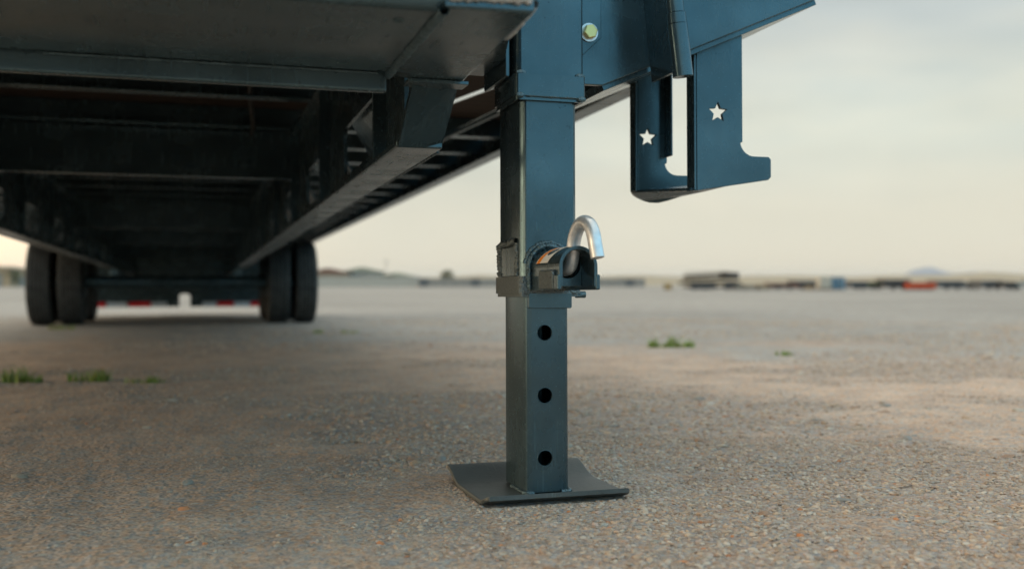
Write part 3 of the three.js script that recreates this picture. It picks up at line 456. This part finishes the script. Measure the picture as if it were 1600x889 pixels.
// a stack of flatbed decks on its wheels
{
  const t = thing('trailer_stack', 'dark stack of flatbed trailers with plank decks, far across the yard', 'trailer stack', gpt(0.1935, 68), TURN);
  for (const [x, y, w, r] of [[0.05, 0.12, 3.3, 0], [-0.1, 0.40, 3.7, 0.012], [0, 0.66, 3.3, 0.03], [-0.1, 0.90, 3.0, 0.045]]) {
    const f = part('stacked_frame', [box(-w / 2, w / 2, 0, 0.12, -1, -0.9, 0.01), box(-w / 2, w / 2, 0, 0.12, 0.9, 1, 0.01), ...[-0.4, -0.2, 0, 0.2, 0.4].map((k) => box(k * w, k * w + 0.1, 0, 0.1, -0.9, 0.9, 0.01))], B.deckSteel, t); f.position.set(x, y, 0); f.rotation.z = r;
    for (let k = 0; k < 5; k++) { const b = part('plank', [box(-w / 2 * rr(0.9, 1.04), w / 2 * rr(0.8, 1.04), 0.125, 0.165, -1 + k * 0.4, -0.66 + k * 0.4, 0.005)], B.wood, f); b.position.y = rr(0, 0.02); }
  }
  part('top_load', [box(0.75, 1.75, 0.72, 1.16, -0.8, 0.95, 0.04)], B.dark, t); part('top_plank', [box(-1.5, 1.2, 1.165, 1.21, -0.8, 0.8, 0.01)], B.wood, t).rotation.z = 0.02;
  for (const x of [-1.2, -0.5, 0.95]) part('tyre', [new THREE.TorusGeometry(0.16, 0.075, 8, 20).translate(x, 0.23, 0.95)], B.dark, t);
  part('side_panel', [box(-1.45, 0.2, 0.05, 0.42, 1.0, 1.03, 0.005), box(0.75, 1.45, 0.1, 0.46, 1.0, 1.03, 0.005)], B.dark, t);
}
function crate(label, px, w, h, m, group, d = 70, cat = 'crate') { const t = thing('crate', label, cat, gpt((px - 800) / 1600, d), TURN + rr(-0.2, 0.2), group); part('side_board', [0, 1, 2].map((k) => box(-w / 2, w / 2, h * (k / 3 + 0.015), h * ((k + 1) / 3 - 0.015), -0.3, 0.3, 0.01)), m, t); for (const q of [-1, 1]) part('runner', [box(q * (w / 2 - 0.04) - 0.04, q * (w / 2 - 0.04) + 0.04, 0, h, 0.301, 0.341, 0.005)], B.wood, t); part('lid', [box(-w / 2 - 0.02, w / 2 + 0.02, h, h + 0.03, -0.33, 0.35, 0.005)], m, t); }
crate('small yellow crate left of the stacked trailers', 1044, 0.55, 0.38, B.yellow);
crate('pale tan crate at the right end of the stacked trailers', 1151, 0.62, 0.42, B.tan2);
crate('cream low crate between two tan crates', 1172, 0.85, 0.30, B.tan2);
crate('orange tan crate, right end of the three beside the stack', 1193, 0.75, 0.32, B.tan);
crate('small tan crate in front of the white and blue tanks', 1265, 0.5, 0.26, B.tan, undefined, 66);
// tanks
{ const t = thing('storage_tank', 'white plastic tank in a cage next to a blue tank', 'tank', gpt((1288 - 800) / 1600, 69), TURN); part('tank_body', [box(-0.42, 0.42, 0.10, 0.86, -0.45, 0.45, 0.08)], B.white, t); part('pallet', [box(-0.45, 0.45, 0, 0.10, -0.48, 0.48, 0.01)], B.wood, t); for (const x of [-0.3, 0, 0.3]) part('cage_bar', [rod([x, 0.1, 0.47], [x, 0.88, 0.47], 0.012, 6)], B.grey, t); part('cap', [rod([0, 0.86, 0], [0, 0.91, 0], 0.1, 14)], B.grey, t); }
for (const [px, l] of [[1303, 'blue drum tank touching the white tank'], [1315, 'blue drum tank, right one of the blue pair']]) { const t = thing('drum_tank', l, 'tank', gpt((px - 800) / 1600, 69.3), TURN); part('drum_body', [new THREE.LatheGeometry([[0.0, 0], [0.26, 0], [0.27, 0.05], [0.27, 0.4], [0.28, 0.42], [0.27, 0.44], [0.27, 0.78], [0.25, 0.84], [0, 0.84]].map((p) => new THREE.Vector2(...p)), 24)], B.blue, t); part('drum_lid', [rod([0, 0.84, 0], [0, 0.87, 0], 0.2, 18)], B.steel, t); }
// low dark trailers and equipment rows
function lowTrailer(label, px, w, h, m, d) {
  const t = thing('low_trailer', label, 'trailer', gpt((px - 800) / 1600, d), TURN + rr(-0.1, 0.1));
  part('bed', [box(-w / 2, w / 2, h * 0.2, h * 0.75, -0.9, 0.9, 0.02)], m, t); part('side_board', [box(-w / 2, w / 2 * 0.9, h * 0.75, h, 0.86, 0.9, 0.01), box(-w / 2, -w / 2 + 0.05, h * 0.75, h * 1.05, -0.9, 0.86, 0.01)], m, t);
  for (const k of [-0.2, 0.18]) part('tyre', [new THREE.TorusGeometry(h * 0.24, h * 0.11, 8, 20).translate(k * w, h * 0.35, 0.92)], B.dark, t);
  part('fender', [box(-0.34 * w, 0.32 * w, h * 0.62, h * 0.68, 0.9, 1.08, 0.01)], B.dark, t); part('drawbar', [rod([w / 2, h * 0.5, 0], [w / 2 + 0.5, h * 0.35, 0], 0.07, 8)], B.dark, t); t.scale.set(1.12, 1.25, 1);
}
lowTrailer('low dark red trailer right of the tan crates', 1222, 1.9, 0.36, B.rust, 71);
lowTrailer('low dark trailer left of the white tank', 1256, 1.6, 0.50, B.steel, 72);
lowTrailer('dark blue trailer right of the blue tanks', 1336, 1.1, 0.46, B.steel, 71);
lowTrailer('dull green trailer between dark ones, left of the red bin', 1361, 0.9, 0.44, B.olive, 71);
lowTrailer('black trailer touching the left end of the red bin', 1397, 1.6, 0.56, B.dark, 70);
lowTrailer('slate trailer just right of the red bin', 1479, 1.7, 0.50, B.steel, 71);
lowTrailer('grey trailer third right of the red bin', 1512, 1.0, 0.42, B.grey, 72);
lowTrailer('dark trailer fourth right of the red bin', 1542, 1.4, 0.50, B.steel, 70);
lowTrailer('small navy trailer near the right edge', 1572, 0.8, 0.44, B.dark, 69);
{ const t = thing('red_bin', 'bright orange red metal bin far across the yard', 'bin', gpt((1436 - 800) / 1600, 69), TURN); part('bin_body', [plateXY(shape([[-0.92, 0.06], [0.92, 0.06], [0.96, 0.44], [-0.96, 0.44]]), -0.6, 0.6, 0.01)], B.red, t); part('rim', [box(-0.98, 0.98, 0.44, 0.50, -0.64, 0.64, 0.01)], B.red, t); for (const x of [-0.6, -0.2, 0.2, 0.6]) part('rib', [box(x - 0.03, x + 0.03, 0.07, 0.44, 0.6, 0.64, 0.005)], B.red, t); part('skid', [box(-0.9, 0.9, 0, 0.06, -0.4, -0.3, 0.005), box(-0.9, 0.9, 0, 0.06, 0.3, 0.4, 0.005)], B.dark, t); }
{ const t = thing('parked_van', 'small pale van at the right edge of the yard', 'van', gpt((1597 - 800) / 1600, 70), TURN); part('van_body', [plateXY(shape([[-0.75, 0.16], [0.9, 0.16], [0.9, 0.62], [-0.35, 0.62], [-0.55, 0.42], [-0.75, 0.38]]), -0.4, 0.4, 0.03)], B.white, t); for (const x of [-0.45, 0.55]) part('wheel', [new THREE.TorusGeometry(0.11, 0.05, 8, 18).translate(x, 0.15, 0.42)], B.dark, t); part('window', [box(-0.38, 0.1, 0.42, 0.56, 0.41, 0.42, 0.004)], B.steel, t); }
// walls and sheds on the left
{ const w = thing('concrete_wall', 'long pale grey concrete wall behind the trailer', 'wall', gpt((560 - 800) / 1600, 150), TURN); for (let i = 0; i < 20; i++) part('wall_panel', [box(8.9 - (i + 1) * 3.9, 8.9 - i * 3.9 - 0.05, -0.3, 1.45, -0.1, 0.1, 0.02)], B.pale, w); part('coping', [box(-69.1, 8.9, 1.451, 1.56, -0.16, 0.16, 0.02)], B.grey, w); }
{ const w = thing('board_fence', 'grey board fence continuing right of the concrete wall', 'fence', gpt((735 - 800) / 1600, 149), TURN); for (let i = 0; i < 22; i++) part('fence_board', [box(-7.5 + i * 1.5, -6.04 + i * 1.5, -0.3, 1.25 + rr(-0.06, 0.06), -0.04, 0.04, 0.01)], i % 5 === 0 ? B.steel : B.grey, w); part('fence_rail', [box(-7.5, 25.5, 0.9, 1.0, -0.1, -0.045, 0.01)], B.steel, w); }
function shed(label, px, w, h, m, m2, d) { const s = thing('shed', label, 'shed', gpt((px - 800) / 1600, d), TURN); part('wall', [box(-w / 2, w / 2, -0.3, h, -3, 3, 0.02)], m, s); part('roof', [new THREE.ExtrudeGeometry(shape([[-w / 2 - 0.4, h + 0.002], [w / 2 + 0.4, h + 0.002], [0, h + w * 0.12]]), { depth: 6.8, bevelEnabled: false }).translate(0, 0, -3.4)], m2, s); part('door', [box(-1, 1, 0, h * 0.75, 3.002, 3.06, 0.01)], B.grey, s); }
shed('low brown shed roof above the concrete wall, beside the tyre', 515, 7, 2.3, B.tan2, B.rust, 176);
shed('pale green grey shed above the middle of the concrete wall', 568, 6.5, 2.6, B.pale, flat(.52, .56, .48), 180);
shed('pale low shed above the right end of the concrete wall', 622, 6, 1.7, B.pale, flat(.56, .60, .50), 178);
shed('small tan shed above the wall left of the trailer tyres', 8, 4, 2.6, B.tan, B.tan2, 150);
for (const [px, h, l] of [[603, 6.4, 'thin utility pole on the skyline above the concrete wall']]) { const t = thing('utility_pole', l, 'pole', gpt((px - 800) / 1600, 240), TURN); part('post', [rod([0, -0.3, 0], [0, h, 0], 0.07, 8)], B.grey, t); part('crossarm', [box(-0.6, 0.6, h - 0.7, h - 0.6, -0.05, 0.05, 0.01)], B.grey, t); }
// bushes
function bush(name, label, cat, px, d, w, h, y0) {
  const t = thing(name, label, cat, gpt((px - 800) / 1600, d), 0); part('trunk', [new THREE.CylinderGeometry(0.06 * w, 0.09 * w, y0 + 0.4 * h, 8).translate(0, (y0 + 0.4 * h) / 2, 0)], B.wood, t);
  const pos = []; for (let i = 0; i < 1500; i++) { const a = rnd() * 6.28, u = rnd() * 2 - 1, r = Math.cbrt(rnd()), s = Math.sqrt(1 - u * u), k = 0.75 + 0.5 * vn(Math.cos(a) * s * 2 + 9, u * 2 + Math.sin(a) * s * 2 + 9, 500 + px); const c = [Math.cos(a) * s * r * k * w / 2, y0 + h / 2 + u * r * k * h / 2, Math.sin(a) * s * r * k * w / 2], z = w * 0.05; for (let q = 0; q < 3; q++) pos.push(c[0] + (rnd() - 0.5) * z * 2, c[1] + (rnd() - 0.5) * z * 2, c[2] + (rnd() - 0.5) * z * 2); }
  const g = new THREE.BufferGeometry(); g.setAttribute('position', new THREE.Float32BufferAttribute(pos, 3)); g.computeVertexNormals(); part('crown', g, flat(.20, .21, .09), t);
}
bush('round_tree', 'round olive tree standing alone on the skyline left of the jack', 'tree', 698, 152, 2.1, 1.9, 0.75);
bush('bush', 'olive bush above the wall left of the trailer tyres', 'bush', 14, 148, 2.6, 2.4, 0.5);
bush('bush', 'low olive bush beside the pale shed above the concrete wall', 'bush', 606, 160, 2.2, 1.4, 0.6);
//</BG>
renderer.render(scene, camera);
